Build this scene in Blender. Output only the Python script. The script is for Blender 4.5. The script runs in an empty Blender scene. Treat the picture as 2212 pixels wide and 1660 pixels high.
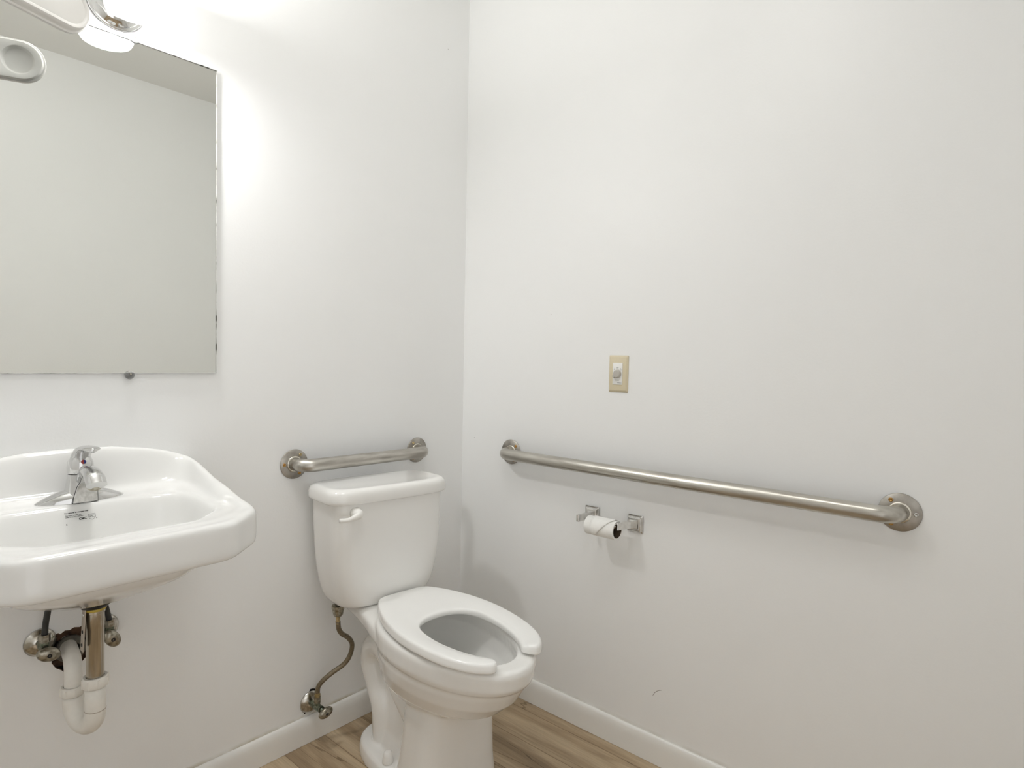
import bpy, bmesh, math, random
from mathutils import Vector, Matrix
random.seed(7)
PI = math.pi
SC = bpy.context.scene
COL = SC.collection
V = Vector

# ------------------------------------------------------------------ helpers
def nodes_of(name):
    m = bpy.data.materials.new(name); m.use_nodes = True
    nt = m.node_tree
    b = nt.nodes['Principled BSDF']
    return m, nt, b

def N(nt, kind, **kw):
    n = nt.nodes.new(kind)
    for k, v in kw.items():
        if k in n.inputs: n.inputs[k].default_value = v
        else: setattr(n, k, v)
    return n

def L(nt, a, ao, b, bi): nt.links.new(a.outputs[ao], b.inputs[bi])

def ramp(nt, stops):
    r = nt.nodes.new('ShaderNodeValToRGB'); e = r.color_ramp.elements
    while len(e) < len(stops): e.new(0.5)
    for i, (p, c) in enumerate(stops):
        e[i].position = p; e[i].color = (*c, 1) if len(c) == 3 else c
    return r

def noise_col(nt, b, c1, c2, scale, detail=4, lo=.35, hi=.65, vec=None):
    n = N(nt, 'ShaderNodeTexNoise', Scale=scale, Detail=detail)
    if vec: L(nt, vec, 0, n, 'Vector')
    r = ramp(nt, [(lo, c1), (hi, c2)])
    L(nt, n, 'Fac', r, 'Fac'); L(nt, r, 'Color', b, 'Base Color')
    return n, r

def bump(nt, b, scale, strength, dist=.001, detail=2, vec=None):
    n = N(nt, 'ShaderNodeTexNoise', Scale=scale, Detail=detail)
    if vec: L(nt, vec, 0, n, 'Vector')
    u = N(nt, 'ShaderNodeBump', Strength=strength, Distance=dist)
    L(nt, n, 'Fac', u, 'Height'); L(nt, u, 'Normal', b, 'Normal')
    return u

def geo(nt):
    g = nt.nodes.new('ShaderNodeTexCoord')
    m = nt.nodes.new('ShaderNodeMapping')
    L(nt, g, 'Object', m, 'Vector')
    return m

def simple(name, col, rough=.5, metal=0, coat=0, vary=.04, scale=30, spec=.5):
    m, nt, b = nodes_of(name)
    g = geo(nt)
    noise_col(nt, b, [c * (1 - vary) for c in col], [min(1, c * (1 + vary)) for c in col], scale, vec=g)
    b.inputs['Roughness'].default_value = rough; b.inputs['Metallic'].default_value = metal
    b.inputs['Coat Weight'].default_value = coat; b.inputs['Specular IOR Level'].default_value = spec
    return m

def setp(o, label=None, cat=None, group=None, kind=None):
    if label: o['label'] = label
    if cat: o['category'] = cat
    if group: o['group'] = group
    if kind: o['kind'] = kind
    return o

def thing(name, label, cat, mat=None, group=None):
    o = bpy.data.objects.new(name, None); COL.objects.link(o)
    o.empty_display_size = .05
    if mat is not None: o.matrix_world = mat
    return setp(o, label, cat, group)

def obj(name, bm, mat, parent=None, smooth=True, sub=0, bevel=0, bseg=3, label=None, local=True, ang=None):
    bmesh.ops.recalc_face_normals(bm, faces=bm.faces)
    me = bpy.data.meshes.new(name); bm.to_mesh(me); bm.free()
    mats = mat if isinstance(mat, (list, tuple)) else [mat]
    for m in mats: me.materials.append(m)
    if smooth:
        me.polygons.foreach_set('use_smooth', [True] * len(me.polygons))
        if ang is not None:
            me.set_sharp_from_angle(angle=math.radians(ang))
    o = bpy.data.objects.new(name, me); COL.objects.link(o)
    if parent is not None:
        o.parent = parent
        if not local: o.matrix_parent_inverse = parent.matrix_world.inverted()
    if bevel:
        md = o.modifiers.new('bevel', 'BEVEL'); md.width = bevel; md.segments = bseg; md.limit_method = 'ANGLE'; md.angle_limit = math.radians(40)
        md.harden_normals = False
    if sub:
        md = o.modifiers.new('sub', 'SUBSURF'); md.levels = sub; md.render_levels = sub
    if label: o['label'] = label
    return o

def box(bm, c, s, M=None, mi=0):
    r = bmesh.ops.create_cube(bm, size=1)
    T = Matrix.Translation(c) @ Matrix.Diagonal((*s, 1))
    if M is not None: T = M @ T
    bmesh.ops.transform(bm, matrix=T, verts=r['verts'])
    for f in {f for v in r['verts'] for f in v.link_faces}: f.material_index = mi
    return r['verts']

def loft(bm, rings, cap0=True, cap1=True, closed=True, mi=0):
    vs = [[bm.verts.new(p) for p in r] for r in rings]
    n = len(rings[0])
    for a, b in zip(vs, vs[1:]):
        for i in range(n if closed else n - 1):
            j = (i + 1) % n
            f = bm.faces.new((a[i], a[j], b[j], b[i])); f.material_index = mi
    if cap0: bm.faces.new(vs[0][::-1]).material_index = mi
    if cap1: bm.faces.new(vs[-1]).material_index = mi
    return vs

def lathe(bm, prof, M=None, n=40, mi=0):
    """prof: (r, z) pairs; r == 0 gives a pole"""
    rows = []
    for r, z in prof:
        if r < 1e-7: rows.append([bm.verts.new((0, 0, z))])
        else: rows.append([bm.verts.new((r * math.cos(2 * PI * i / n), r * math.sin(2 * PI * i / n), z)) for i in range(n)])
    for a, b in zip(rows, rows[1:]):
        for i in range(n):
            j = (i + 1) % n
            if len(a) == 1 and len(b) == 1: continue
            if len(a) == 1: f = bm.faces.new((a[0], b[j], b[i]))
            elif len(b) == 1: f = bm.faces.new((a[i], a[j], b[0]))
            else: f = bm.faces.new((a[i], a[j], b[j], b[i]))
            f.material_index = mi
    if M is not None: bmesh.ops.transform(bm, matrix=M, verts=[v for r in rows for v in r])

def axis_m(p, d, up=(0, 0, 1)):
    d = V(d).normalized(); up = V(up)
    if abs(d.dot(up)) > .99: up = V((0, 1, 0))
    x = up.cross(d).normalized(); y = d.cross(x)
    return Matrix(((x.x, y.x, d.x, p[0]), (x.y, y.y, d.y, p[1]), (x.z, y.z, d.z, p[2]), (0, 0, 0, 1)))

def catmull(pts, k=8):
    P = [V(p) for p in pts]; P = [P[0] * 2 - P[1]] + P + [P[-1] * 2 - P[-2]]
    out = []
    for i in range(1, len(P) - 2):
        for j in range(k):
            t = j / k; a, b, c, d = P[i - 1], P[i], P[i + 1], P[i + 2]
            out.append(.5 * ((2 * b) + (c - a) * t + (2 * a - 5 * b + 4 * c - d) * t * t + (3 * b - a - 3 * c + d) * t ** 3))
    out.append(P[-2].copy()); return out

def tube(bm, pts, r, n=20, caps=True, mi=0, sq=None):
    """sweep a circle (or ellipse sq=(a,b)) along pts; r a number or list"""
    m = len(pts); P = [V(p) for p in pts]
    T = []
    for i in range(m):
        a = P[max(0, i - 1)]; b = P[min(m - 1, i + 1)]; T.append((b - a).normalized())
    ref = V((0, 0, 1)) if abs(T[0].z) < .9 else V((1, 0, 0))
    u = (ref - T[0] * ref.dot(T[0])).normalized()
    rings = []
    for i in range(m):
        u = (u - T[i] * u.dot(T[i])).normalized(); w = T[i].cross(u)
        rr = r[i] if isinstance(r, (list, tuple)) else r
        if isinstance(rr, (list, tuple)): ra, rb = rr
        else: ra = rb = rr
        rings.append([P[i] + u * ra * math.cos(2 * PI * k / n) + w * rb * math.sin(2 * PI * k / n) for k in range(n)])
    loft(bm, rings, caps, caps, mi=mi)

def arc_path(pts, rad, k=10):
    """polyline with its inner corners rounded"""
    P = [V(p) for p in pts]; out = [P[0]]
    for i in range(1, len(P) - 1):
        a = (P[i - 1] - P[i]).normalized(); b = (P[i + 1] - P[i]).normalized()
        ang = a.angle(b); d = rad / math.tan(ang / 2)
        c = P[i] + (a + b).normalized() * (rad / math.sin(ang / 2))
        s = P[i] + a * d; e = P[i] + b * d
        va = (s - c).normalized(); vb = (e - c).normalized(); om = va.angle(vb)
        for j in range(k + 1):
            t = j / k
            out.append(c + (va * math.sin((1 - t) * om) + vb * math.sin(t * om)) * (rad / math.sin(om)))
    out.append(P[-1]); return out

def sup(cx, cy, hx, hy, n, ex, z, N_=48):
    r = []
    for i in range(N_):
        t = 2 * PI * i / N_; c, s = math.cos(t), math.sin(t)
        r.append(V((cx + hx * math.copysign(abs(c) ** (2 / ex), c), cy + hy * math.copysign(abs(s) ** (2 / ex), s), z)))
    return r

def text_bm(s, size, M, bold=0, align='LEFT'):
    cu = bpy.data.curves.new('t', 'FONT'); cu.body = s; cu.size = size; cu.align_x = align
    cu.resolution_u = 2; cu.extrude = .00012; cu.offset = bold
    o = bpy.data.objects.new('t', cu); COL.objects.link(o)
    dg = bpy.context.evaluated_depsgraph_get()
    me = bpy.data.meshes.new_from_object(o.evaluated_get(dg))
    bm = bmesh.new(); bm.from_mesh(me)
    bpy.data.objects.remove(o); bpy.data.curves.remove(cu); bpy.data.meshes.remove(me)
    bmesh.ops.transform(bm, matrix=M, verts=bm.verts)
    return bm

def merge(bm, other):
    me = bpy.data.meshes.new('tmp'); other.to_mesh(me); other.free(); bm.from_mesh(me); bpy.data.meshes.remove(me)

# ------------------------------------------------------------------ camera
F_PX, YAW, PITCH, ROLL = 1326.78, 0.8527, -0.0378, 0.0197
CX, CY, CZ = -1.6582, -1.6975, 1.20
cam = bpy.data.cameras.new('camera'); cam.sensor_width = 36; cam.sensor_fit = 'HORIZONTAL'
cam.lens = F_PX / 2212 * 36; cam.clip_start = .02
co = bpy.data.objects.new('camera', cam); COL.objects.link(co)
cy_, sy_ = math.cos(YAW), math.sin(YAW); cp, sp = math.cos(PITCH), math.sin(PITCH)
fw = V((sy_ * cp, cy_ * cp, sp)); rt = V((cy_, -sy_, 0)); up = rt.cross(fw)
cr, sr = math.cos(ROLL), math.sin(ROLL)
r2 = rt * cr + up * sr; u2 = up * cr - rt * sr
co.matrix_world = Matrix(((r2.x, u2.x, -fw.x, CX), (r2.y, u2.y, -fw.y, CY), (r2.z, u2.z, -fw.z, CZ), (0, 0, 0, 1)))
SC.camera = co

# ------------------------------------------------------------------ materials
def paint(name, col, rough=.45, grime=False, axis=None):
    m, nt, b = nodes_of(name)
    g = geo(nt)
    n, r = noise_col(nt, b, [c * .985 for c in col], col, 2.5, 5, .3, .7, g)
    # a few dark specks in the paint
    vo = N(nt, 'ShaderNodeTexVoronoi', Scale=5.0); L(nt, g, 0, vo, 'Vector')
    lt = N(nt, 'ShaderNodeMath', operation='LESS_THAN'); L(nt, vo, 'Distance', lt, 0); lt.inputs[1].default_value = .009
    mx = N(nt, 'ShaderNodeMixRGB', blend_type='MIX'); mx.inputs['Color2'].default_value = (.28, .26, .22, 1)
    L(nt, r, 'Color', mx, 'Color1')
    mu = N(nt, 'ShaderNodeMath', operation='MULTIPLY'); L(nt, lt, 0, mu, 0); mu.inputs[1].default_value = .7
    L(nt, mu, 0, mx, 'Fac')
    last = mx
    if grime:      # yellowed caulk line and dirt just over the baseboard
        sx = N(nt, 'ShaderNodeSeparateXYZ'); L(nt, g, 0, sx, 'Vector')
        mr = N(nt, 'ShaderNodeMapRange'); L(nt, sx, 'Z', mr, 'Value')
        mr.inputs['From Min'].default_value = .0835; mr.inputs['From Max'].default_value = .0935
        mr.inputs['To Min'].default_value = 1; mr.inputs['To Max'].default_value = 0
        gn = N(nt, 'ShaderNodeTexNoise', Scale=14.0, Detail=4.0); L(nt, g, 0, gn, 'Vector')
        gr = ramp(nt, [(.32, (.12, .12, .12)), (.58, (1, 1, 1))]); L(nt, gn, 'Fac', gr, 'Fac')
        m2 = N(nt, 'ShaderNodeMath', operation='MULTIPLY'); L(nt, mr, 0, m2, 0); L(nt, gr, 'Color', m2, 1)
        m3 = N(nt, 'ShaderNodeMath', operation='MULTIPLY'); L(nt, m2, 0, m3, 0); m3.inputs[1].default_value = grime
        mg = N(nt, 'ShaderNodeMixRGB'); mg.inputs['Color2'].default_value = (.36, .30, .17, 1)
        L(nt, last, 'Color', mg, 'Color1'); L(nt, m3, 0, mg, 'Fac'); last = mg
    L(nt, last, 'Color', b, 'Base Color')
    b.inputs['Roughness'].default_value = rough
    bump(nt, b, 160, .12, .0015, 3, g)
    return m

WALLC = (.883, .888, .884)
m_wall = paint('wall_paint', WALLC, .42, grime=.75)
m_wall_r = paint('wall_paint_side', WALLC, .42, grime=.30)
m_wall_p = paint('wall_paint_plain', WALLC, .42)
m_ceil = paint('ceiling_paint', (.82, .815, .79), .8)
m_base = paint('baseboard_paint', (.83, .825, .80), .3)

def porcelain(name, col=(.84, .835, .815)):
    m, nt, b = nodes_of(name); g = geo(nt)
    noise_col(nt, b, [c * .99 for c in col], col, 4, vec=g)
    b.inputs['Roughness'].default_value = .12
    b.inputs['Coat Weight'].default_value = .4; b.inputs['Coat Roughness'].default_value = .03
    bump(nt, b, 18, .02, .002, 1, g)
    return m
m_porc = porcelain('porcelain')
m_porc_s = porcelain('sink_porcelain', (.80, .80, .785))
m_seat = simple('seat_plastic', (.87, .87, .855), .22, coat=.2, vary=.005)
m_plast = simple('white_plastic', (.84, .83, .80), .3, vary=.01)
m_pvc = simple('white_pvc', (.80, .78, .73), .38, vary=.03, scale=40)
m_cap = simple('cap_plastic', (.86, .85, .83), .25, vary=.005)

def metal(name, c1, c2, rough, scale=60, lo=.35, hi=.65, stretch=None, bumpv=0):
    m, nt, b = nodes_of(name); g = geo(nt)
    if stretch: g.inputs['Scale'].default_value = stretch
    noise_col(nt, b, c1, c2, scale, 5, lo, hi, g)
    b.inputs['Metallic'].default_value = 1; b.inputs['Roughness'].default_value = rough
    if bumpv: bump(nt, b, scale * 3, bumpv, .0006, 3, g)
    return m
m_steel_x = metal('brushed_steel_rear', (.40, .375, .335), (.60, .58, .535), .36, 40, stretch=(.25, 1.5, 1.5))
m_steel_y = metal('brushed_steel_side', (.44, .415, .37), (.62, .60, .55), .33, 40, stretch=(1.5, .2, 1.5))
m_steel_f = metal('flange_steel', (.33, .305, .27), (.52, .495, .455), .45, 35)
m_weld = metal('weld_ring_steel', (.6, .56, .48), (.72, .69, .62), .25, 35)
m_rust = metal('rusted_screw', (.38, .19, .06), (.62, .40, .14), .45, 300)
m_brass = metal('brass', (.34, .265, .135), (.58, .47, .28), .35, 120)
m_bscrew = metal('steel_screw', (.6, .6, .58), (.8, .8, .78), .25, 120)
m_chrome = metal('chrome', (.80, .80, .79), (.90, .90, .89), .07, 20)
m_chrome_f = metal('faucet_chrome', (.60, .60, .595), (.72, .72, .715), .10, 25)
m_chrome_t = metal('holder_chrome', (.66, .65, .63), (.80, .79, .77), .12, 60)
m_chrome_worn = metal('worn_chrome', (.34, .31, .25), (.74, .72, .67), .2, 55, .38, .6, bumpv=.15)
m_handle = metal('pitted_chrome', (.22, .20, .155), (.46, .43, .36), .32, 140, .35, .62, bumpv=.4)
m_green = metal('verdigris_brass', (.10, .13, .10), (.33, .34, .26), .4, 130)
m_tail = metal('tailpiece_steel', (.42, .375, .30), (.60, .55, .465), .22, 50, stretch=(2, 2, .15))
m_strap = simple('drain_strap_plastic', (.42, .37, .31), .45, vary=.08)
m_black = simple('black_rubber', (.010, .010, .009), .45, vary=.2)
m_hosebk = simple('dark_riser_tube', (.024, .024, .022), .4, vary=.2, scale=80)
m_putty = simple('yellow_putty', (.50, .38, .07), .5, vary=.2, scale=60)
m_dark = simple('cavity_dark', (.015, .010, .006), .9, vary=.5, scale=40)
m_lath = simple('cavity_wood', (.10, .05, .025), .9, vary=.5, scale=60)
m_ring = simple('dark_pipe', (.13, .12, .10), .5, vary=.25)
m_ivory = simple('ivory_plastic', (.66, .585, .415), .35, vary=.01)
m_switch = simple('switch_white', (.80, .795, .765), .35, vary=.01)
m_knob = simple('knob_grey', (.50, .475, .43), .35, vary=.05)
m_ink = simple('grey_ink', (.20, .20, .20), .6, vary=.1)
m_inkb = simple('black_ink', (.015, .015, .014), .5, vary=.1)
m_paper = simple('tissue_paper', (.88, .875, .85), .95, vary=.015, scale=200, spec=.1)
m_card = simple('cardboard_core', (.075, .05, .03), .9, vary=.1)
m_red = simple('red_enamel', (.40, .03, .02), .3, vary=.05)
m_blue = simple('blue_enamel', (.02, .03, .22), .3, vary=.05)
m_stainedge = simple('mirror_edge_worn', (.10, .10, .085), .4, vary=.6, scale=45)

# braided hose
m_hose, nt, b = nodes_of('braided_hose')
g = geo(nt); vo = N(nt, 'ShaderNodeTexVoronoi', Scale=520.0); L(nt, g, 0, vo, 'Vector')
r = ramp(nt, [(.15, (.34, .29, .21)), (.6, (.19, .155, .105))]); L(nt, vo, 'Distance', r, 'Fac'); L(nt, r, 'Color', b, 'Base Color')
b.inputs['Metallic'].default_value = .85; b.inputs['Roughness'].default_value = .35
u = N(nt, 'ShaderNodeBump', Strength=.5, Distance=.001); L(nt, vo, 'Distance', u, 'Height'); L(nt, u, 'Normal', b, 'Normal')

# mirror glass
m_mirror, nt, b = nodes_of('mirror_silver')
g = geo(nt); noise_col(nt, b, (.905, .915, .885), (.915, .925, .895), 3, vec=g)
b.inputs['Metallic'].default_value = 1; b.inputs['Roughness'].default_value = .005

# clear plastic (clips)
m_clear, nt, b = nodes_of('clear_plastic')
g = geo(nt); noise_col(nt, b, (.93, .94, .93), (.97, .97, .96), 40, vec=g)
b.inputs['Roughness'].default_value = .12; b.inputs['Transmission Weight'].default_value = .85; b.inputs['IOR'].default_value = 1.3

# lit opal glass shade
SHADE_E, BOT_E, UP_W, DOOR_FILL, CEIL_FILL_E = 3.6, 190.0, 6.4, 1.18, 14.8
m_opal, nt, b = nodes_of('lit_opal_glass')
b.inputs['Base Color'].default_value = (.9, .9, .88, 1); b.inputs['Roughness'].default_value = .25
b.inputs['Emission Color'].default_value = (1, .995, .985, 1); b.inputs['Emission Strength'].default_value = SHADE_E

# floor: wood plank vinyl, boards running along y
m_floor, nt, b = nodes_of('wood_plank_floor')
tc = nt.nodes.new('ShaderNodeTexCoord')
sx = N(nt, 'ShaderNodeSeparateXYZ'); L(nt, tc, 'Object', sx, 'Vector')
PW = .136
def math_(op, a, bv=None, c=None):
    n = nt.nodes.new('ShaderNodeMath'); n.operation = op
    for i, x in enumerate((a, bv, c)):
        if x is None: continue
        if isinstance(x, (int, float)): n.inputs[i].default_value = x
        else: nt.links.new(x, n.inputs[i])
    return n.outputs[0]
px_ = math_('DIVIDE', math_('ADD', sx.outputs['X'], .055 + PW * 40), PW)
pid = math_('FLOOR', px_)
fr = math_('FRACT', px_)
wn = N(nt, 'ShaderNodeTexWhiteNoise', noise_dimensions='1D'); nt.links.new(math_('ADD', pid, 5.37), wn.inputs['W'])
# grain coordinates: stretched along y, shifted per plank
cb = N(nt, 'ShaderNodeCombineXYZ')
nt.links.new(math_('MULTIPLY', sx.outputs['X'], 1.0), cb.inputs['X'])
nt.links.new(math_('ADD', math_('MULTIPLY', sx.outputs['Y'], .10), math_('MULTIPLY', wn.outputs['Value'], 7.0)), cb.inputs['Y'])
nt.links.new(math_('MULTIPLY', wn.outputs['Value'], 13.0), cb.inputs['Z'])
n1 = N(nt, 'ShaderNodeTexNoise', Scale=13.0, Detail=5.0, Roughness=.55, Distortion=.5); L(nt, cb, 0, n1, 'Vector')
r1 = ramp(nt, [(.26, (.20, .135, .078)), (.42, (.36, .262, .160)), (.56, (.50, .385, .25)), (.76, (.60, .485, .335))])
L(nt, n1, 'Fac', r1, 'Fac')
# fine fibres
cb2 = N(nt, 'ShaderNodeCombineXYZ'); nt.links.new(sx.outputs['X'], cb2.inputs['X'])
nt.links.new(math_('MULTIPLY', sx.outputs['Y'], .05), cb2.inputs['Y']); nt.links.new(pid, cb2.inputs['Z'])
n2 = N(nt, 'ShaderNodeTexNoise', Scale=180.0, Detail=3.0); L(nt, cb2, 0, n2, 'Vector')
r2_ = ramp(nt, [(.3, (.80, .80, .80)), (.7, (1.06, 1.06, 1.06))]); L(nt, n2, 'Fac', r2_, 'Fac')
mA = N(nt, 'ShaderNodeMixRGB', blend_type='MULTIPLY'); mA.inputs['Fac'].default_value = 1
L(nt, r1, 'Color', mA, 'Color1'); L(nt, r2_, 'Color', mA, 'Color2')
# thin dark wandering veins
cb3 = N(nt, 'ShaderNodeCombineXYZ'); nt.links.new(sx.outputs['X'], cb3.inputs['X'])
nt.links.new(math_('MULTIPLY', sx.outputs['Y'], .075), cb3.inputs['Y']); nt.links.new(math_('MULTIPLY', wn.outputs['Value'], 31.0), cb3.inputs['Z'])
n3 = N(nt, 'ShaderNodeTexNoise', Scale=9.0, Detail=3.0, Roughness=.5, Distortion=.15); L(nt, cb3, 0, n3, 'Vector')
vein = math_('LESS_THAN', math_('ABSOLUTE', math_('SUBTRACT', n3.outputs['Fac'], .5)), .0042)
mB = N(nt, 'ShaderNodeMixRGB', blend_type='MULTIPLY'); mB.inputs['Color2'].default_value = (.33, .27, .2, 1)
L(nt, mA, 'Color', mB, 'Color1'); nt.links.new(math_('MULTIPLY', vein, .6), mB.inputs['Fac'])
# per plank tone
hv = N(nt, 'ShaderNodeHueSaturation'); L(nt, mB, 'Color', hv, 'Color')
nt.links.new(math_('ADD', math_('MULTIPLY', wn.outputs['Value'], .14), .90), hv.inputs['Value'])
seam = math_('LESS_THAN', math_('MINIMUM', fr, math_('SUBTRACT', 1.0, fr)), .009)
mC = N(nt, 'ShaderNodeMixRGB', blend_type='MULTIPLY'); mC.inputs['Color2'].default_value = (.4, .33, .26, 1)
L(nt, hv, 'Color', mC, 'Color1'); nt.links.new(math_('MULTIPLY', seam, .75), mC.inputs['Fac'])
L(nt, mC, 'Color', b, 'Base Color')
b.inputs['Roughness'].default_value = .38
u = N(nt, 'ShaderNodeBump', Strength=.15, Distance=.001); L(nt, n2, 'Fac', u, 'Height'); L(nt, u, 'Normal', b, 'Normal')

# ------------------------------------------------------------------ room shell
XL, YF, ZC = -2.20, -2.03, 2.66
def slab(name, lo, hi, mat):
    bm = bmesh.new(); c = [(a + b_) / 2 for a, b_ in zip(lo, hi)]; s = [b_ - a for a, b_ in zip(lo, hi)]
    box(bm, c, s)
    return setp(obj(name, bm, mat, smooth=False), kind='structure')
WT = .1
slab('floor', (XL - WT, YF - WT, -.08), (WT, WT, 0), m_floor)
slab('ceiling', (XL - WT, YF - WT, ZC), (WT, WT, ZC + .08), m_ceil)
slab('wall_right', (0, YF - WT, 0), (WT, 0, ZC), m_wall_r)
slab('wall_left', (XL - WT, YF - WT, 0), (XL, 0, ZC), m_wall_p)
DX0, DX1, DZ = -2.10, -1.16, 2.06      # unseen doorway behind the camera, added to let fill light in
bm = bmesh.new()
for lo, hi in (((XL, YF - WT, 0), (DX0, YF, ZC)), ((DX1, YF - WT, 0), (0, YF, ZC)), ((DX0, YF - WT, DZ), (DX1, YF, ZC))):
    box(bm, [(a + b_) / 2 for a, b_ in zip(lo, hi)], [b_ - a for a, b_ in zip(lo, hi)])
setp(obj('wall_front', bm, m_wall_p, smooth=False), kind='structure')
bm = bmesh.new()
for lo, hi in (((DX0 - .06, YF, 0), (DX0, YF + .014, DZ + .06)), ((DX1, YF, 0), (DX1 + .06, YF + .014, DZ + .06)), ((DX0, YF, DZ), (DX1, YF + .014, DZ + .06))):
    box(bm, [(a + b_) / 2 for a, b_ in zip(lo, hi)], [b_ - a for a, b_ in zip(lo, hi)])
setp(obj('trim_1', bm, m_base, smooth=False), kind='structure')

# back wall with the ragged hole around the drain pipe
HOLE = [(-1.297, .548), (-1.290, .551), (-1.286, .547), (-1.277, .553), (-1.268, .551), (-1.259, .555), (-1.248, .552), (-1.240, .556), (-1.230, .552),
        (-1.226, .534), (-1.228, .50), (-1.232, .480), (-1.243, .469), (-1.253, .458), (-1.263, .452), (-1.270, .457), (-1.277, .452), (-1.284, .461),
        (-1.295, .470), (-1.303, .485), (-1.301, .509), (-1.298, .529)]
bm = bmesh.new()
outer = [bm.verts.new(p) for p in ((XL - WT, 0, 0), (WT, 0, 0), (WT, 0, ZC), (XL - WT, 0, ZC))]
inner = [bm.verts.new((x, 0, z)) for x, z in HOLE]
inner2 = [bm.verts.new((x, .014, z)) for x, z in HOLE]
ed = [bm.edges.new((outer[i], outer[(i + 1) % 4])) for i in range(4)]
n = len(inner); ed += [bm.edges.new((inner[i], inner[(i + 1) % n])) for i in range(n)]
bmesh.ops.triangle_fill(bm, use_beauty=True, edges=ed)
for i in range(n): bm.faces.new((inner[i], inner[(i + 1) % n], inner2[(i + 1) % n], inner2[i])).material_index = 1
me = bpy.data.meshes.new('wall_back'); bm.to_mesh(me); bm.free(); me.materials.append(m_wall); me.materials.append(m_lath)
wb = bpy.data.objects.new('wall_back', me); COL.objects.link(wb); setp(wb, kind='structure')
# dark stud cavity behind the hole
bm = bmesh.new()
vs = box(bm, (-1.262, .0595, .505), (.16, .09, .20))
for f in [f for f in bm.faces if f.normal.y < -.5]: bm.faces.remove(f)
cav = obj('cavity', bm, m_dark, wb, smooth=False)
bm = bmesh.new(); box(bm, (-1.262, .032, .535), (.15, .018, .022)); box(bm, (-1.262, .034, .47), (.15, .018, .016))
obj('lath', bm, m_lath, wb, smooth=False)

# small marks: a dark scuff and a speck on the right wall, chips in the plaster round the supply valve
def flat_patch(name, pts, parent, mat):
    bm = bmesh.new(); bm.faces.new([bm.verts.new(p) for p in pts]); return obj(name, bm, mat, parent, smooth=False)
m_scuff = simple('scuff_grey', (.20, .185, .17), .6, vary=.2)
wr = bpy.data.objects['wall_right']
sc_pts = [(-.8375, .1995), (-.8420, .2085), (-.8475, .2150), (-.8560, .2215), (-.8650, .2262)]
flat_patch('scuff_mark', [(-.0003, y, z) for y, z in sc_pts] + [(-.0003, y + .0009, z + .0009) for y, z in sc_pts[::-1]], wr, m_scuff)
flat_patch('speck', [(-.0003, -.0649 + .0012 * math.cos(k), .9054 + .0012 * math.sin(k)) for k in range(6)], wr, m_scuff)
flat_patch('wall_chip', [(x, -.0003, z) for x, z in ((-.650, .154), (-.644, .163), (-.636, .1615), (-.630, .159), (-.620, .153), (-.617, .146), (-.63, .148))], wb, m_dark)
flat_patch('wall_chip', [(x, -.0003, z) for x, z in ((-.668, .098), (-.664, .0905), (-.659, .0915), (-.655, .097))], wb, m_dark)

def baseboard(name, pts_dir, length, M):
    """profile in (depth, z) swept along local x"""
    prof = [(0, 0), (.0125, 0), (.0125, .052), (.0118, .063), (.0095, .0735), (.0065, .0795), (.004, .0812), (0, .0812)]
    bm = bmesh.new()
    rings = [[M @ V((x, -d, z)) for d, z in prof] for x in (0, length)]
    loft(bm, rings)
    return setp(obj(name, bm, m_base, smooth=True, ang=30), kind='structure')
baseboard('baseboard_back', None, -XL - .0125, Matrix.Translation((XL, 0, .0008)))
baseboard('baseboard_right', None, -YF, Matrix.Translation((0, 0, .0008)) @ Matrix.Rotation(-PI / 2, 4, 'Z'))

# ------------------------------------------------------------------ mirror
MX0, MX1, MZ0, MZ1 = -1.545, -.9356, 1.151, 1.9525
mir = thing('wall_mirror', 'frameless rectangular wall mirror with worn dark edges above the white sink', 'mirror', Matrix.Translation(((MX0 + MX1) / 2, -.001, (MZ0 + MZ1) / 2)))
w, h = MX1 - MX0, MZ1 - MZ0
bm = bmesh.new(); box(bm, (0, -.003, 0), (w, .004, h)); obj('glass', bm, m_mirror, mir, smooth=False)
# worn, ragged silvering along the rim
m_rim, nt, b = nodes_of('worn_rim')
g = geo(nt); nn = N(nt, 'ShaderNodeTexNoise', Scale=26.0, Detail=5.0); L(nt, g, 0, nn, 'Vector')
r = ramp(nt, [(.45, (.66, .66, .63)), (.57, (.45, .45, .42)), (.64, (.07, .07, .055))]); L(nt, nn, 'Fac', r, 'Fac'); L(nt, r, 'Color', b, 'Base Color'); b.inputs['Roughness'].default_value = .3
bm = bmesh.new()
for c, s in (((w / 2 - .0006, -.0042, 0), (.0016, .0072, h + .001)), ((-w / 2 + .0006, -.0042, 0), (.0016, .0072, h + .001)), ((0, -.0042, h / 2 - .0005), (w - .002, .0070, .0014)), ((0, -.0042, -h / 2 + .0005), (w - .002, .0070, .0014))):
    box(bm, c, s)
obj('rim', bm, m_rim, mir, smooth=False, label='worn dark edge')

def clip(x, z, sgn, label):
    t = thing('mirror_clip', label, 'clip', Matrix.Translation((x, 0, z)), 'clear mirror clips')
    bm = bmesh.new()
    lathe(bm, [(0, .0005), (.0080, .0005), (.0105, .003), (.0108, .008), (.0095, .0105), (.005, .0125), (0, .0125)], axis_m((0, -.0005, 0), (0, -1, 0)), 12)
    obj('clip_body', bm, m_clear, t)
    bm = bmesh.new(); lathe(bm, [(0, 0), (.0024, 0), (.0022, .0012), (0, .0016)], axis_m((.0006, -.0128, .002 * sgn), (0, -1, 0)), 12)
    obj('screw', bm, m_handle, t)
    return t
clip(-1.129, 1.9575, 1, 'clear round plastic clip on the top edge of the mirror')
clip(-1.1436, 1.147, 1, 'clear round plastic clip on the bottom edge of the mirror')

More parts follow.
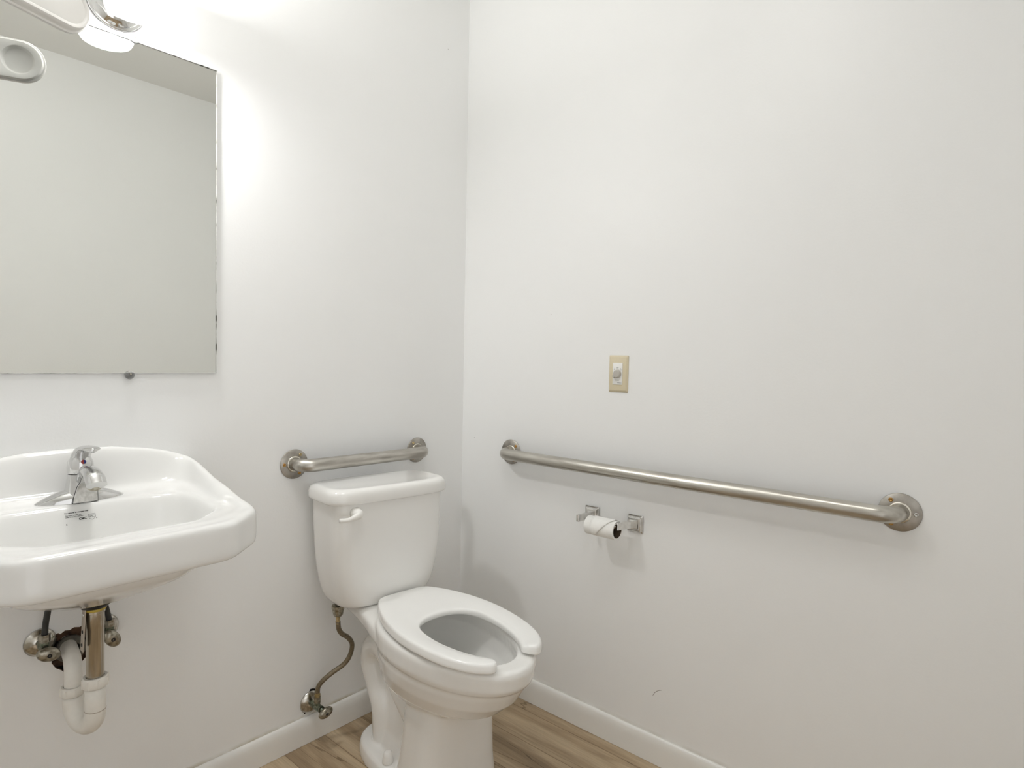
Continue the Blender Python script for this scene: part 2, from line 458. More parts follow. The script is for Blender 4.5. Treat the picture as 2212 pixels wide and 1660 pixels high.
# ------------------------------------------------------------------ wall sconce
SX, SZ = -1.168, 2.026
sc_ = thing('wall_sconce', 'chrome wall sconce with a round backplate and lit white glass shade', 'lamp', Matrix.Translation((SX, 0, SZ)))
bm = bmesh.new()
lathe(bm, [(0, .0), (.0615, .0), (.0615, .005), (.059, .0075), (.0565, .0075), (.055, .010), (.048, .020), (.030, .026), (0, .027)], axis_m((0, -.0003, 0), (0, -1, 0)), 64)
obj('backplate', bm, m_chrome, sc_)
bm = bmesh.new()
tube(bm, arc_path([(0, -.026, .045), (0, -.105, .045), (0, -.105, .065)], .015), .008, 16)
tube(bm, [(0, -.022, .020), (0, -.030, .045)], .010, 16)
obj('arm', bm, m_chrome, sc_)
bm = bmesh.new()
SH = [(.0500, -.0500), (.0515, -.0545), (.0535, -.0545), (.058, -.047), (.0605, -.038), (.0625, -.01), (.0635, .03), (.064, .06), (.058, .064), (.02, .066), (0, .066)]
lathe(bm, SH, Matrix.Translation((0.006, -.106, 0)), 56)
obj('shade', bm, m_opal, sc_, label='lit white opal glass shade')
m_opal2, nt, b = nodes_of('lit_bottom_diffuser'); b.inputs['Base Color'].default_value = (.9, .9, .88, 1); b.inputs['Roughness'].default_value = .25
b.inputs['Emission Color'].default_value = (1, .995, .985, 1); b.inputs['Emission Strength'].default_value = BOT_E
bm = bmesh.new(); lathe(bm, [(0, -.058), (.030, -.058), (.043, -.0565), (.0495, -.0525), (.0500, -.049), (0, -.049)], Matrix.Translation((0.006, -.106, 0)), 48)
obj('bottom_diffuser', bm, m_opal2, sc_, label='bright glass bottom of the shade')

# ------------------------------------------------------------------ unseen dome added to the ceiling as fill light
cl = thing('ceiling_fill', 'unseen round white dome added on the ceiling as fill light', 'lamp', Matrix.Translation((-1.0, -.95, ZC)))
bm = bmesh.new(); lathe(bm, [(0, -.0005), (.175, -.0005), (.175, -.018), (.165, -.022), (0, -.022)], None, 56); obj('base_ring', bm, m_chrome, cl, ang=40)
bm = bmesh.new(); lathe(bm, [(.160, -.022), (.158, -.040), (.140, -.062), (.10, -.078), (.05, -.086), (0, -.088)], None, 48)
m_fill_dome, nt, b = nodes_of('fill_dome_glow'); b.inputs['Base Color'].default_value = (.9, .9, .88, 1); b.inputs['Emission Color'].default_value = (1, 1, .99, 1); b.inputs['Emission Strength'].default_value = CEIL_FILL_E
obj('dome', bm, m_fill_dome, cl)

# ------------------------------------------------------------------ oblong fixture left of the sconce
AZ = math.radians(90 - 66.75)
dirv = V((math.cos(AZ), math.sin(AZ), 0)); nrm = V((-math.sin(AZ), math.cos(AZ), 0))
tipc = V((-1.315, -.189, 1.890))
PM = Matrix(((dirv.x, -nrm.x, 0, tipc.x), (dirv.y, -nrm.y, 0, tipc.y), (0, 0, 1, tipc.z), (0, 0, 0, 1)))  # x along, -y towards the mirror... z up
pill = thing('oblong_fixture', 'oblong white plastic fixture with a rounded stepped end, jutting out left of the lit sconce', 'fixture', PM)
def pillring(r, y, length=.84, n=24):
    pts = []
    for i in range(n + 1):
        a = -PI / 2 + PI * i / n; pts.append(V((r * math.cos(a), y, r * math.sin(a))))
    for i in range(n + 1):
        a = PI / 2 + PI * i / n; pts.append(V((-length + r * math.cos(a), y, r * math.sin(a))))
    return pts
LP = .93
bm = bmesh.new()
loft(bm, [pillring(.030, .0170, LP), pillring(.034, .0165, LP), pillring(.0365, .019, LP), pillring(.041, .0195, LP), pillring(.0435, .0165, LP), pillring(.045, .010, LP), pillring(.0455, .004, LP), pillring(.0490, .003, LP), pillring(.0495, -.003, LP),
          pillring(.0485, -.0050, LP), pillring(.0455, -.0055, LP), pillring(.0445, -.0085, LP), pillring(.0430, -.0100, LP)], True, False)
# flat face towards the mirror with a round recess at its end
lo_v = [v for v in bm.verts if abs(v.co.y + .0100) < 1e-6]
ed = [e for e in bm.edges if e.verts[0] in lo_v and e.verts[1] in lo_v]
cc = V((-.004, 0, 0)); NC = 40
def circ(r, y): return [bm.verts.new((cc.x + r * math.cos(2 * PI * i / NC), y, cc.z + r * math.sin(2 * PI * i / NC))) for i in range(NC)]
c0 = circ(.0335, -.0100); ed += [bm.edges.new((c0[i], c0[(i + 1) % NC])) for i in range(NC)]
bmesh.ops.triangle_fill(bm, use_beauty=True, edges=ed)
prev = c0
for r_, y_ in ((.0325, -.0092), (.0285, -.0022), (.0270, -.0016)):
    nx = circ(r_, y_)
    for i in range(NC): bm.faces.new((prev[i], prev[(i + 1) % NC], nx[(i + 1) % NC], nx[i]))
    prev = nx
bm.faces.new(prev)
obj('housing', bm, m_plast, pill, ang=40)
bm = bmesh.new()
bx_ = box(bm, (-2.165, -.545, 1.893), (.07, .05, .075)); bmesh.ops.transform(bm, matrix=PM.inverted(), verts=bm.verts)
obj('wall_bracket', bm, m_plast, pill, smooth=False, bevel=.006)

# ------------------------------------------------------------------ grab bars
def screw(parent, p, d, mat, r=.0052):
    bm = bmesh.new()
    lathe(bm, [(0, 0), (r, 0), (r, .0012), (r * .82, .0026), (r * .55, .0030), (r * .5, .0012), (0, .001)], axis_m(p, d), 16)
    return obj('screw', bm, mat, parent)

def grab_bar(name, label, a, b_, out, standoff, mbar, screws):
    """a, b_: wall points of the two flanges; out: unit vector into the room"""
    a, b_, out = V(a), V(b_), V(out)
    along = (b_ - a).normalized()
    t = thing(name, label, 'grab bar', Matrix.Translation((a + b_) / 2))
    mid = (a + b_) / 2
    path = [a - mid + out * .003, a - mid + out * standoff, b_ - mid + out * standoff, b_ - mid + out * .003]
    bm = bmesh.new(); tube(bm, arc_path(path, .040, 14), .0195, 28)
    obj('bar', bm, mbar, t)
    for p, sc in ((a, screws[0]), (b_, screws[1])):
        p = p - mid
        bm = bmesh.new(); M = axis_m(p + out * .0004, out)
        lathe(bm, [(0, 0), (.0445, 0), (.0445, .0018), (.0435, .0030), (.024, .0034), (0, .0034)], M, 56)
        fl = obj('flange', bm, m_steel_f, t, ang=50)
        bm = bmesh.new(); lathe(bm, [(.0195, .003), (.0245, .003), (.0245, .0052), (.0225, .0068), (.0197, .0068)], M, 44)
        obj('weld_ring', bm, m_weld, fl)
        for ang, mt in sc:
            u_ = along; w_ = V((0, 0, 1))
            q = p + out * .0034 + (u_ * math.cos(math.radians(ang)) + w_ * math.sin(math.radians(ang))) * .0325
            screw(fl, q, out, mt)
    return t
grab_bar('grab_bar', 'short brushed steel grab bar on the wall above the toilet tank', (-.7042, 0, .8772), (-.2290, 0, .8738), (0, -1, 0), .060, m_steel_x,
         (((55, m_brass), (180, m_rust), (-60, m_rust)), ((125, m_brass), (0, m_brass), (-120, m_rust))))
grab_bar('grab_bar', 'long brushed steel grab bar along the right wall above the paper holder', (0, -.252, .8725), (0, -1.450, .8672), (-1, 0, 0), .058, m_steel_y,
         (((45, m_rust), (180, m_rust), (-60, m_rust)), ((125, m_rust), (0, m_bscrew), (-120, m_rust))))

# ------------------------------------------------------------------ timer switch
TY, TZ = -.6895, 1.166
WM = Matrix(((0, 0, -1, 0), (-1, 0, 0, TY), (0, 1, 0, TZ), (0, 0, 0, 1)))   # local x along wall (to the right seen from the room), y up, z into the room
tm = thing('timer_switch', 'ivory wall plate with a white twist timer switch on the right wall', 'switch', WM)
bm = bmesh.new()
def rect(hx, hy, z, r=.003, k=5):
    pts = []
    for cx_, cy_2, a0 in ((hx - r, hy - r, 0), (-hx + r, hy - r, 90), (-hx + r, -hy + r, 180), (hx - r, -hy + r, 270)):
        for i in range(k + 1):
            a = math.radians(a0 + 90 * i / k); pts.append(V((cx_ + r * math.cos(a), cy_2 + r * math.sin(a), z)))
    return pts
loft(bm, [rect(.0345, .0572, .0003), rect(.0345, .0572, .0012), rect(.0335, .0562, .0026), rect(.0290, .0517, .0060), rect(.0282, .0510, .0064)])
obj('cover_plate', bm, m_ivory, tm, ang=40)
bm = bmesh.new(); loft(bm, [rect(.0172, .0337, .0060, .0015), rect(.0172, .0337, .0082, .0015), rect(.0165, .033, .0088, .0015)])
fc = obj('switch_face', bm, m_switch, tm, ang=40)
bm = bmesh.new(); M = Matrix.Translation((.0005, .000, .0086))
lathe(bm, [(0, 0), (.0134, 0), (.0130, .0040), (.0120, .0070), (.0105, .0084), (0, .0088)], M, 36)
a = math.radians(218)
box(bm, (.0005 + .0105 * math.cos(a), .0105 * math.sin(a), .0125), (.013, .0075, .0078), None)
bmesh.ops.rotate(bm, cent=(.0005 + .0105 * math.cos(a), .0105 * math.sin(a), .0125), matrix=Matrix.Rotation(a, 3, 'Z'), verts=bm.verts[-8:])
obj('knob', bm, m_knob, tm, ang=40)
for s, x, y, sz, nm in (('OFF', 0, .0168, .0046, 'dial_word'), ('12', .0105, .0152, .0038, 'dial_numeral'), ('10', .0122, .0112, .0038, 'dial_numeral'), ('2', -.0108, .0152, .0036, 'dial_numeral'), ('4', -.0122, .0114, .0036, 'dial_numeral'),
                        ('8', -.0120, -.0142, .0040, 'dial_numeral'), ('HOURS', -.001, -.0212, .0042, 'dial_word')):
    obj(nm, text_bm(s, sz, Matrix.Translation((x, y, .00885)), .00006, 'CENTER'), m_ink, fc, smooth=False)
bm = text_bm('INTERMATIC', .0026, Matrix.Translation((.0150, -.0290, .00885)), .00006, 'RIGHT')
obj('maker_lettering', bm, m_ink, fc, smooth=False)

# ------------------------------------------------------------------ toilet paper holder and roll
HM = Matrix(((0, 0, -1, 0), (-1, 0, 0, -.684), (0, 1, 0, .710), (0, 0, 0, 1)))
hd_ = thing('toilet_paper_holder', 'chrome two-post toilet paper holder on the right wall under the long bar', 'paper holder', HM)
for x in (-.0785, .0785):
    bm = bmesh.new(); M = Matrix.Translation((x, 0, 0))
    loft(bm, [[M @ p for p in rect(hx, hx, z, .002)] for hx, z in ((.0262, .0003), (.0262, .004), (.0235, .0065), (.0225, .0065), (.021, .0095), (.0165, .0115), (.0145, .0115))])
    pl = obj('wall_plate', bm, m_chrome_t, hd_, ang=35)
    sg = -.20 if x < 0 else -.95
    bm = bmesh.new()
    prof = []
    for t_ in range(13):
        q = t_ / 12; z = .0115 + .0675 * q
        hx = .0135 - .0082 * math.sin(min(1, q * 2.4) * PI / 2); xo = x + sg * (.021 * (q ** .8 if sg < -.5 else q ** 1.5))
        prof.append([V((xo + dx * hx, dy * (.0132 - .0027 * math.sin(q * PI * .75)), z)) for dx, dy in ((-1, -1), (1, -1), (1, 1), (-1, 1))])
    loft(bm, prof)
    obj('post', bm, m_chrome_t, hd_, smooth=False, bevel=.0018)
bm = bmesh.new(); tube(bm, [(-.056, 0, .071), (.056, 0, .071)], .0085, 24); tube(bm, [(-.03, 0, .071), (.03, 0, .071)], .0102, 24)
obj('roller', bm, m_chrome_t, hd_)
# roll: nearly used up, hanging off the roller by the top of its core
RC = V((.006, -.0133, .071)); RR, RI, RH = .0285, .0232, .0515
RM = HM @ Matrix.Translation(RC)
roll = thing('toilet_paper_roll', 'nearly used up white toilet paper roll with a loose folded end', 'toilet paper', RM)
AX = axis_m((0, 0, 0), (1, 0, 0))
bm = bmesh.new()
lathe(bm, [(RI, -RH), (RR - .0006, -RH), (RR, -RH + .0008), (RR, RH - .0008), (RR - .0006, RH), (RI, RH), (RI, -RH)], AX, 64)
obj('paper', bm, m_paper, roll, ang=50)
bm = bmesh.new(); lathe(bm, [(RI - .0013, -RH - .0004), (RI - .0001, -RH - .0004), (RI - .0001, RH + .0004), (RI - .0013, RH + .0004), (RI - .0013, -RH - .0004)], AX, 48)
obj('core', bm, m_card, roll)
# loose sheet end folded to a point
bm = bmesh.new(); rows = []
for i in range(15):
    f = i / 14; ang = math.radians(128 - 178 * f)
    rr = RR + .0012 + .0012 * math.sin(f * PI)
    x0 = -.030 + .002 * f; x1 = .044 - .058 * max(0, (f - .30)) / .70
    rows.append([V((x0 + (x1 - x0) * k / 5, rr * math.sin(ang), rr * math.cos(ang))) for k in range(6)])
vs = [[bm.verts.new(p) for p in r] for r in rows]
for a_, b2 in zip(vs, vs[1:]):
    for k in range(5): bm.faces.new((a_[k], a_[k + 1], b2[k + 1], b2[k]))
o = obj('loose_end', bm, m_paper, roll); md = o.modifiers.new('s', 'SOLIDIFY'); md.thickness = .0007; md.offset = 1

# ------------------------------------------------------------------ sink
SKX = -1.267
SM = Matrix.Translation((SKX, 0, 0))
sink = thing('wall_sink', 'white porcelain wall hung sink with a raised back and clipped front corners', 'sink', SM)
NS = 144
def plan(hw, yb, yf, cx_, cy_2, rb, n=NS, yc=-.24, rf=.022):
    """plan outline: straight back, straight sides, clipped front corners; sampled by angle round (0, yc)"""
    poly = [(hw, yb), (hw, yf + cy_2), (hw - cx_, yf), (-hw + cx_, yf), (-hw, yf + cy_2), (-hw, yb)]
    # round every corner
    P = [V((x, y)) for x, y in poly]; dense = []
    rads = [rb, rf, rf, rf, rf, rb]
    for i in range(6):
        a_, p, c_ = P[i - 1], P[i], P[(i + 1) % 6]
        r_ = min(rads[i], .45 * (a_ - p).length, .45 * (c_ - p).length)
        s = p + (a_ - p).normalized() * r_; e = p + (c_ - p).normalized() * r_
        for k in range(9):
            t = k / 8; dense.append(s * (1 - t) ** 2 + p * 2 * t * (1 - t) + e * t * t)
    out = []
    m = len(dense)
    for i in range(n):
        a = 2 * PI * i / n; d = V((math.cos(a), math.sin(a))); best = None
        for k in range(m):
            p0 = dense[k] - V((0, yc)); p1 = dense[(k + 1) % m] - V((0, yc)); e = p1 - p0
            den = d.x * e.y - d.y * e.x
            if abs(den) < 1e-12: continue
            t = (p0.x * e.y - p0.y * e.x) / den; s = (p0.x * d.y - p0.y * d.x) / den
            if t > 0 and -1e-6 <= s <= 1 + 1e-6 and (best is None or t > best): best = t
        q = d * best + V((0, yc)); out.append(q)
    return out
def lerp(a, b_, t): return a + (b_ - a) * t
def interp(x, tab):
    if x <= tab[0][0]: return tab[0][1]
    for (x0, y0), (x1, y1) in zip(tab, tab[1:]):
        if x <= x1:
            t = (x - x0) / (x1 - x0); t = t * t * (3 - 2 * t) * .35 + t * .65
            return lerp(y0, y1, t)
    return tab[-1][1]
RIM = .862
def splash(q):
    """height of the outer top edge: arched back, sides falling to the front rim"""
    zb = interp(abs(q.x), [(0, .979), (.08, .977), (.15, .968), (.20, .957), (.235, .945), (.262, .935)])
    f = interp(-q.y, [(.02, 1), (.06, .93), (.20, .48), (.33, .13), (.385, .03), (.43, 0)])
    return RIM + (zb - RIM) * f
O = plan(.2625, -.002, -.466, .0905, .080, .012)
rings = []
def ring(pl, zf): return [V((q.x, q.y, zf(q))) for q in pl]
# underside: basin bottom to apron
U0 = plan(.05, -.15, -.25, .02, .02, .02, yc=-.2)
U1 = plan(.115, -.08, -.275, .05, .05, .05)
U2 = plan(.160, -.03, -.352, .06, .055, .05)
U3 = plan(.174, -.014, -.385, .065, .06, .04)
U4 = plan(.244, -.006, -.450, .085, .078, .02)
O1 = plan(.2585, -.003, -.462, .087, .079, .015)
rings += [ring(U0, lambda q: .677), ring(U1, lambda q: .693), ring(U2, lambda q: .727), ring(U3, lambda q: .748), ring(U3, lambda q: .772), ring(U4, lambda q: .780),
          ring(O1, lambda q: .784), ring(O, lambda q: .796), ring(O, lambda q: .83 if splash(q) > .875 else .825), ring(O, lambda q: splash(q) - .016), ring(plan(.261, -.0025, -.4635, .0875, .0795, .013), lambda q: splash(q) - .005)]
T1 = plan(.2535, -.011, -.454, .085, .078, .02); T2 = plan(.2455, -.022, -.444, .083, .077, .03)
T3 = plan(.239, -.030, -.434, .080, .074, .045)
rings += [ring(T1, splash), ring(T2, lambda q: splash(q) - .001)]
rings += [ring(T3, lambda q: lerp(splash(q), RIM, .10) if q.y > -.3 else splash(q) - .001)]
D1 = plan(.229, -.046, -.424, .078, .072, .06)
D2 = plan(.219, -.060, -.414, .076, .07, .07)
D3 = plan(.205, -.128, -.403, .074, .068, .085)
def dz1(q): return lerp(splash(q), .877, interp(-q.y, [(.02, .86), (.2, .74), (.36, 0.2), (.45, 0)])) if splash(q) > .88 else min(splash(q), RIM + .0005)
rings += [ring(D1, dz1)]
rings += [ring(D2, lambda q: RIM + .0135 * interp(-q.y, [(.07, 1), (.25, .5), (.40, 0)]))]
rings += [ring(D3, lambda q: RIM + .0140 * interp(-q.y, [(.12, 1), (.25, .4), (.40, 0)]))]
B1 = plan(.196, -.140, -.397, .072, .066, .085); B2 = plan(.188, -.150, -.388, .070, .064, .085)
B3 = plan(.172, -.164, -.372, .066, .06, .08); B4 = plan(.14, -.185, -.345, .055, .05, .06); B5 = plan(.08, -.205, -.31, .035, .03, .04); B6 = plan(.03, -.23, -.27, .012, .01, .012)
rings += [ring(B1, lambda q: RIM + .0110 * interp(-q.y, [(.13, 1), (.25, .3), (.4, -.12)])), ring(B2, lambda q: RIM - .010), ring(B3, lambda q: .795), ring(B4, lambda q: .750), ring(B5, lambda q: .733), ring(B6, lambda q: .729)]
bm = bmesh.new(); loft(bm, rings)
basin = obj('basin', bm, m_porc_s, sink, sub=2)
# printed notice on the back slope of the bowl
NM = Matrix.Translation((-.0435, -.1530, .8590)) @ Matrix.Rotation(math.radians(2), 4, 'Z') @ Matrix.Rotation(math.radians(72), 4, 'X') @ Matrix.Scale(.84, 4)
nt_bm = bmesh.new()
for s, x, y, sz, bo in (('For removal by occupant only', 0, 0, .0042, .00022), ('This fixture complies with', .001, -.0066, .0033, .0001), ('ASME A112.19.2 / CSA B45.1', .001, -.0106, .0033, .0001), ('CMC', .029, -.0195, .0078, .0003), ('6', .001, -.0285, .0060, .0002), ('UPC', .0525, -.0158, .0042, .0001)):
    merge(nt_bm, text_bm(s, sz, Matrix.Translation((x, y, 0)), bo))
def strip(bm, pts, wd):
    for a_, c_ in zip(pts, pts[1:]):
        a_, c_ = V(a_), V(c_); d = (c_ - a_).normalized(); n_ = V((-d.y, d.x)) * wd / 2
        a_ = a_ - d * wd / 2; c_ = c_ + d * wd / 2
        bm.faces.new([bm.verts.new((p.x, p.y, .0001)) for p in (a_ - n_, c_ - n_, c_ + n_, a_ + n_)])
sh = [(.0505, -.0085), (.0655, -.0085), (.0655, -.0165), (.0640, -.0200), (.0580, -.0232), (.0520, -.0200), (.0505, -.0165), (.0505, -.0085)]
strip(nt_bm, sh, .0006); strip(nt_bm, [(.0505, -.0110), (.0655, -.0110)], .0005); strip(nt_bm, [(.0505, -.0168), (.0655, -.0168)], .0005); strip(nt_bm, [(.0672, -.0212), (.0682, -.0206)], .0014)
bmesh.ops.transform(nt_bm, matrix=NM, verts=nt_bm.verts)
obj('printed_notice', nt_bm, m_inkb, sink, smooth=False, label='small black printed notice')

# ------------------------------------------------------------------ faucet
FM = Matrix.Translation((-1.268, -.098, .8735))
fau = thing('faucet', 'chrome single lever faucet on the back ledge of the sink', 'faucet', FM)
bm = bmesh.new(); rows = []
for i in range(33):
    x = -.0830 + .166 * i / 32; f = abs(x) / .083
    hy = .030 * math.sqrt(max(0, 1 - f ** 2.2)) + .0012; hh = .0035 + .0255 * (1 - f ** 1.9)
    rows.append([V((x, hy * math.cos(a), hh * max(0, math.sin(a)) ** .8)) for a in [PI * k / 14 for k in range(15)]])
loft(bm, rows, True, True, True)
base = obj('base', bm, m_chrome_f, fau, ang=60)
bm = bmesh.new()
rg = []
for z, hx, hy, oy in ((.000, .0335, .034, -.001), (.006, .0325, .0335, -.001), (.02, .0300, .031, -.001), (.04, .0265, .027, 0), (.055, .0243, .0245, 0), (.060, .0237, .0238, 0)):
    rg.append(sup(0, oy, hx, hy, 0, 2.3, z, 36))
loft(bm, rg); obj('body', bm, m_chrome_f, fau, ang=60)
# flat D-shaped front panel with its outline
bm = bmesh.new()
pts = [(-.0225, .0015), (.0225, .0015), (.0225, .030), (.016, .044), (.006, .053), (-.004, .050), (-.014, .035), (-.0208, .013)]
fr_ = [bm.verts.new((x, -.0372 + .15 * z, z)) for x, z in pts]; bk = [bm.verts.new((x, -.020, z)) for x, z in pts]
bm.faces.new(fr_); bm.faces.new(bk[::-1])
for i in range(8): bm.faces.new((fr_[i], fr_[(i + 1) % 8], bk[(i + 1) % 8], bk[i]))
obj('front_panel', bm, m_bscrew, fau, smooth=False, bevel=.0008)
bm = bmesh.new()
pp = [V((x * 1.045, -.0366 + .15 * z, z * 1.02)) for x, z in pts]
tube(bm, pp + [pp[0]], .0006, 8)
obj('panel_seam', bm, m_black, fau)
# spout
bm = bmesh.new()
sp_ = catmull([(0, -.012, .040), (0, -.040, .066), (0, -.070, .0725), (0, -.098, .066), (0, -.116, .050)], 6)
tube(bm, sp_, [(lerp(.012, .012, i / (len(sp_) - 1)), lerp(.0135, .0190, min(1, i / (len(sp_) - 1) * 1.3))) for i in range(len(sp_))], 28)
obj('spout', bm, m_chrome_f, fau, ang=50)
bm = bmesh.new(); lathe(bm, [(0, 0), (.0115, 0), (.0125, .002), (.0125, .010), (0, .010)], axis_m((0, -.098, .040), (0, -.2, 1)), 28)
obj('aerator', bm, m_handle, fau, ang=40)
# handle dome and lever
bm = bmesh.new()
lathe(bm, [(.0232, 0), (.0248, .003), (.0252, .012), (.0238, .024), (.0195, .034), (.012, .041), (0, .043)], Matrix.Translation((0, .001, .061)), 40)
lv = catmull([(0, .004, .092), (0, -.012, .107), (0, -.040, .1185), (0, -.072, .1225), (0, -.094, .1195)], 6)
k_ = len(lv)
tube(bm, lv, [(lerp(.014, .0045, min(1, i / (k_ - 1) * 1.4)), lerp(.019, .0165, i / (k_ - 1)) * (1 if i < k_ - 4 else (k_ - i + .6) / 5.2)) for i in range(k_)], 24)
hdl = obj('lever_handle', bm, m_chrome_f, fau)
for sgn, mt in ((-1, m_red), (1, m_blue)):
    bm = bmesh.new(); M = axis_m((0, -.0225, .0875), (0, -1, .25))
    cv = bm.verts.new((0, 0, .0032)); rim_ = [bm.verts.new((sgn * .0046 * math.sin(PI * i / 12), .0046 * math.cos(PI * i / 12), .0022)) for i in range(13)]
    bk_ = [bm.verts.new((v.co.x, v.co.y, -.001)) for v in rim_]
    for i in range(12):
        bm.faces.new((cv, rim_[i], rim_[i + 1])); bm.faces.new((rim_[i], bk_[i], bk_[i + 1], rim_[i + 1]))
    bmesh.ops.transform(bm, matrix=M, verts=bm.verts)
    obj('temperature_dot', bm, mt, hdl, smooth=False, label='red half of the temperature dot' if sgn < 0 else 'blue half of the temperature dot')

# ------------------------------------------------------------------ drain pipes
TX, TYY = -1.268, -.195
dr = thing('drain_trap', 'steel tailpiece and white plastic trap under the sink running into the wall hole', 'drain pipe', Matrix.Translation((TX, TYY, .5)))
def Zr(z): return z - .5
bm = bmesh.new(); lathe(bm, [(0, Zr(.682)), (.0325, Zr(.682)), (.032, Zr(.671)), (.025, Zr(.663)), (0, Zr(.662))], None, 40)
obj('gasket', bm, m_black, dr)
bm = bmesh.new(); lathe(bm, [(.0180, Zr(.664)), (.0220, Zr(.663)), (.0210, Zr(.657)), (.0185, Zr(.655))], None, 36)
obj('putty_ring', bm, m_putty, dr, label='yellow putty ring')
bm = bmesh.new(); lathe(bm, [(.0166, Zr(.505)), (.0166, Zr(.620)), (.0173, Zr(.621)), (.0173, Zr(.650)), (.0188, Zr(.651)), (.0188, Zr(.670)), (.0150, Zr(.670)), (.0150, Zr(.505)), (.0166, Zr(.505))], None, 40)
obj('tailpiece', bm, m_tail, dr, ang=40)
bm = bmesh.new()
st = box(bm, (-.0205, -.006, Zr(.622)), (.0026, .0185, .092)); 
bmesh.ops.rotate(bm, cent=(-.0205, 0, Zr(.660)), matrix=Matrix.Rotation(math.radians(3), 3, 'Y'), verts=bm.verts)
strap = obj('strap', bm, m_strap, dr, smooth=False, bevel=.001, label='brown strap with holes')
for z in (.652, .617, .590):
    bm = bmesh.new(); lathe(bm, [(0, 0), (.0036, 0), (.0036, .0008), (0, .0009)], axis_m((-.0222 - (.66 - z) * .052, -.008, Zr(z)), (-1, -.06, 0)), 14)
    obj('hole', bm, m_chrome if z > .64 else m_black, strap)
legx, legy = -1.290, -.118
def nut(z0, z1, x, y, r):
    bm = bmesh.new(); M = Matrix.Translation((x - TX, y - TYY, 0))
    lathe(bm, [(.0175, Zr(z0)), (r - .002, Zr(z0)), (r, Zr(z0 + .003)), (r, Zr(z1 - .003)), (r - .002, Zr(z1)), (.0172, Zr(z1))], M, 40)
    for i in range(8):
        a = 2 * PI * i / 8; box(bm, (r * math.cos(a), r * math.sin(a), Zr((z0 + z1) / 2)), (.003, .003, (z1 - z0) * .8), M)
    return obj('slip_nut', bm, m_pvc, dr, ang=40)
nut(.490, .513, TX, TYY, .0238); nut(.452, .472, legx, legy, .0228)
bm = bmesh.new()
d_ = V((legx - TX, legy - TYY, 0)); rad = d_.length / 2; path = [V((0, 0, Zr(.492))), V((0, 0, Zr(.44)))]
zc = .437
path = [V((0, 0, Zr(.492))), V((0, 0, Zr(.46)))]
for i in range(17):
    a = PI * i / 16; path.append(d_ / 2 - d_ / 2 * math.cos(a) + V((0, 0, Zr(zc) - rad * math.sin(a))))
path.append(d_ + V((0, 0, Zr(.45))))
tube(bm, path, .0195, 32); obj('trap_bend', bm, m_pvc, dr)
bm = bmesh.new(); lathe(bm, [(.0196, Zr(.4415)), (.0199, Zr(.4410)), (.0199, Zr(.4400)), (.0196, Zr(.4395))], None, 32); obj('mould_line', bm, m_strap, dr)
wallp = V((-1.267 - TX, -TYY, .508 - .5))
bm = bmesh.new()
arm = arc_path([d_ + V((0, 0, Zr(.452))), d_ + V((0.002, 0, Zr(.522))), wallp + V((0, .03, .006))], .040, 14)
tube(bm, arm, .0168, 32); obj('trap_arm', bm, m_pvc, dr)
bm = bmesh.new(); lathe(bm, [(.018, -.004), (.0290, -.004), (.031, .004), (.029, .014), (.0172, .016)], axis_m(wallp + V((0, .003, 0)), (0, -1, 0)), 40)
obj('wall_collar', bm, m_ring, dr, label='dark pipe collar in the wall hole')

# ------------------------------------------------------------------ stop valves
def valve(name, label, cx_, cz_, tubepts, hx, hz, hrot, er=.031, hy=-.066):
    t = thing(name, label, 'valve', Matrix.Translation((cx_, 0, cz_)))
    bm = bmesh.new()
    lathe(bm, [(0, 0), (er, 0), (er, .002), (er * .93, .005), (er * .70, .0105), (er * .42, .0135), (.010, .014), (0, .014)], axis_m((0, 0, 0), (0, -1, 0)), 48)
    obj('escutcheon', bm, m_chrome_worn, t)
    bm = bmesh.new()
    tube(bm, [(0, -.013, 0), (0, -.032, 0)], .0095, 6); tube(bm, [(0, -.030, 0), (0, hy + .012, 0)], .0105, 20)
    tube(bm, [(0, hy + .014, 0), (hx * .5, hy + .004, hz * .5), (hx, hy, hz)], .0062, 14)
    tube(bm, [(0, -.042, 0), (0, -.042, .020)], .0088, 20)
    obj('valve_body', bm, m_green, t, ang=35)
    bm = bmesh.new(); tube(bm, [(0, -.042, .015), (0, -.042, .031)], .0112, 6)
    obj('compression_nut', bm, m_handle, t, ang=30)
    bm = bmesh.new(); M = axis_m((hx, hy, hz), (0, -1, -.06)) @ Matrix.Rotation(math.radians(hrot), 4, 'Z') @ Matrix.Diagonal((1.0, .66, 1, 1))
    lathe(bm, [(0, -.004), (.0205, -.004), (.0232, -.001), (.0232, .004), (.0205, .008), (.012, .0105), (0, .0112)], M, 40)
    hn = obj('handle', bm, m_handle, t)
    bm = bmesh.new(); lathe(bm, [(0, .0085), (.0046, .0085), (.0046, .0118), (.0030, .0126), (.0026, .0112), (0, .0110)], axis_m((hx, hy, hz), (0, -1, -.06)), 16)
    obj('screw', bm, m_black, hn)
    if tubepts:
        bm = bmesh.new(); tube(bm, catmull(tubepts, 6), .0062, 18); obj('riser_tube', bm, m_hosebk, t, label='black riser tube')
    return t
valve('stop_valve', 'chrome stop valve left of the drain trap with a black riser tube', -1.324, .541, [(0, -.042, .026), (.002, -.043, .055), (.006, -.048, .09), (.012, -.058, .17)], .002, -.006, -20)
valve('stop_valve', 'chrome stop valve right of the drain trap, half behind the tailpiece', -1.1985, .5365, [(0, -.042, .026), (-.006, -.043, .055), (-.014, -.048, .09), (-.026, -.058, .17)], -.002, -.006, -58)
tv = valve('supply_valve', 'corroded chrome supply valve by the baseboard with a braided hose to the toilet tank', -.645, .123, None, .006, -.006, 14, .034, -.078)
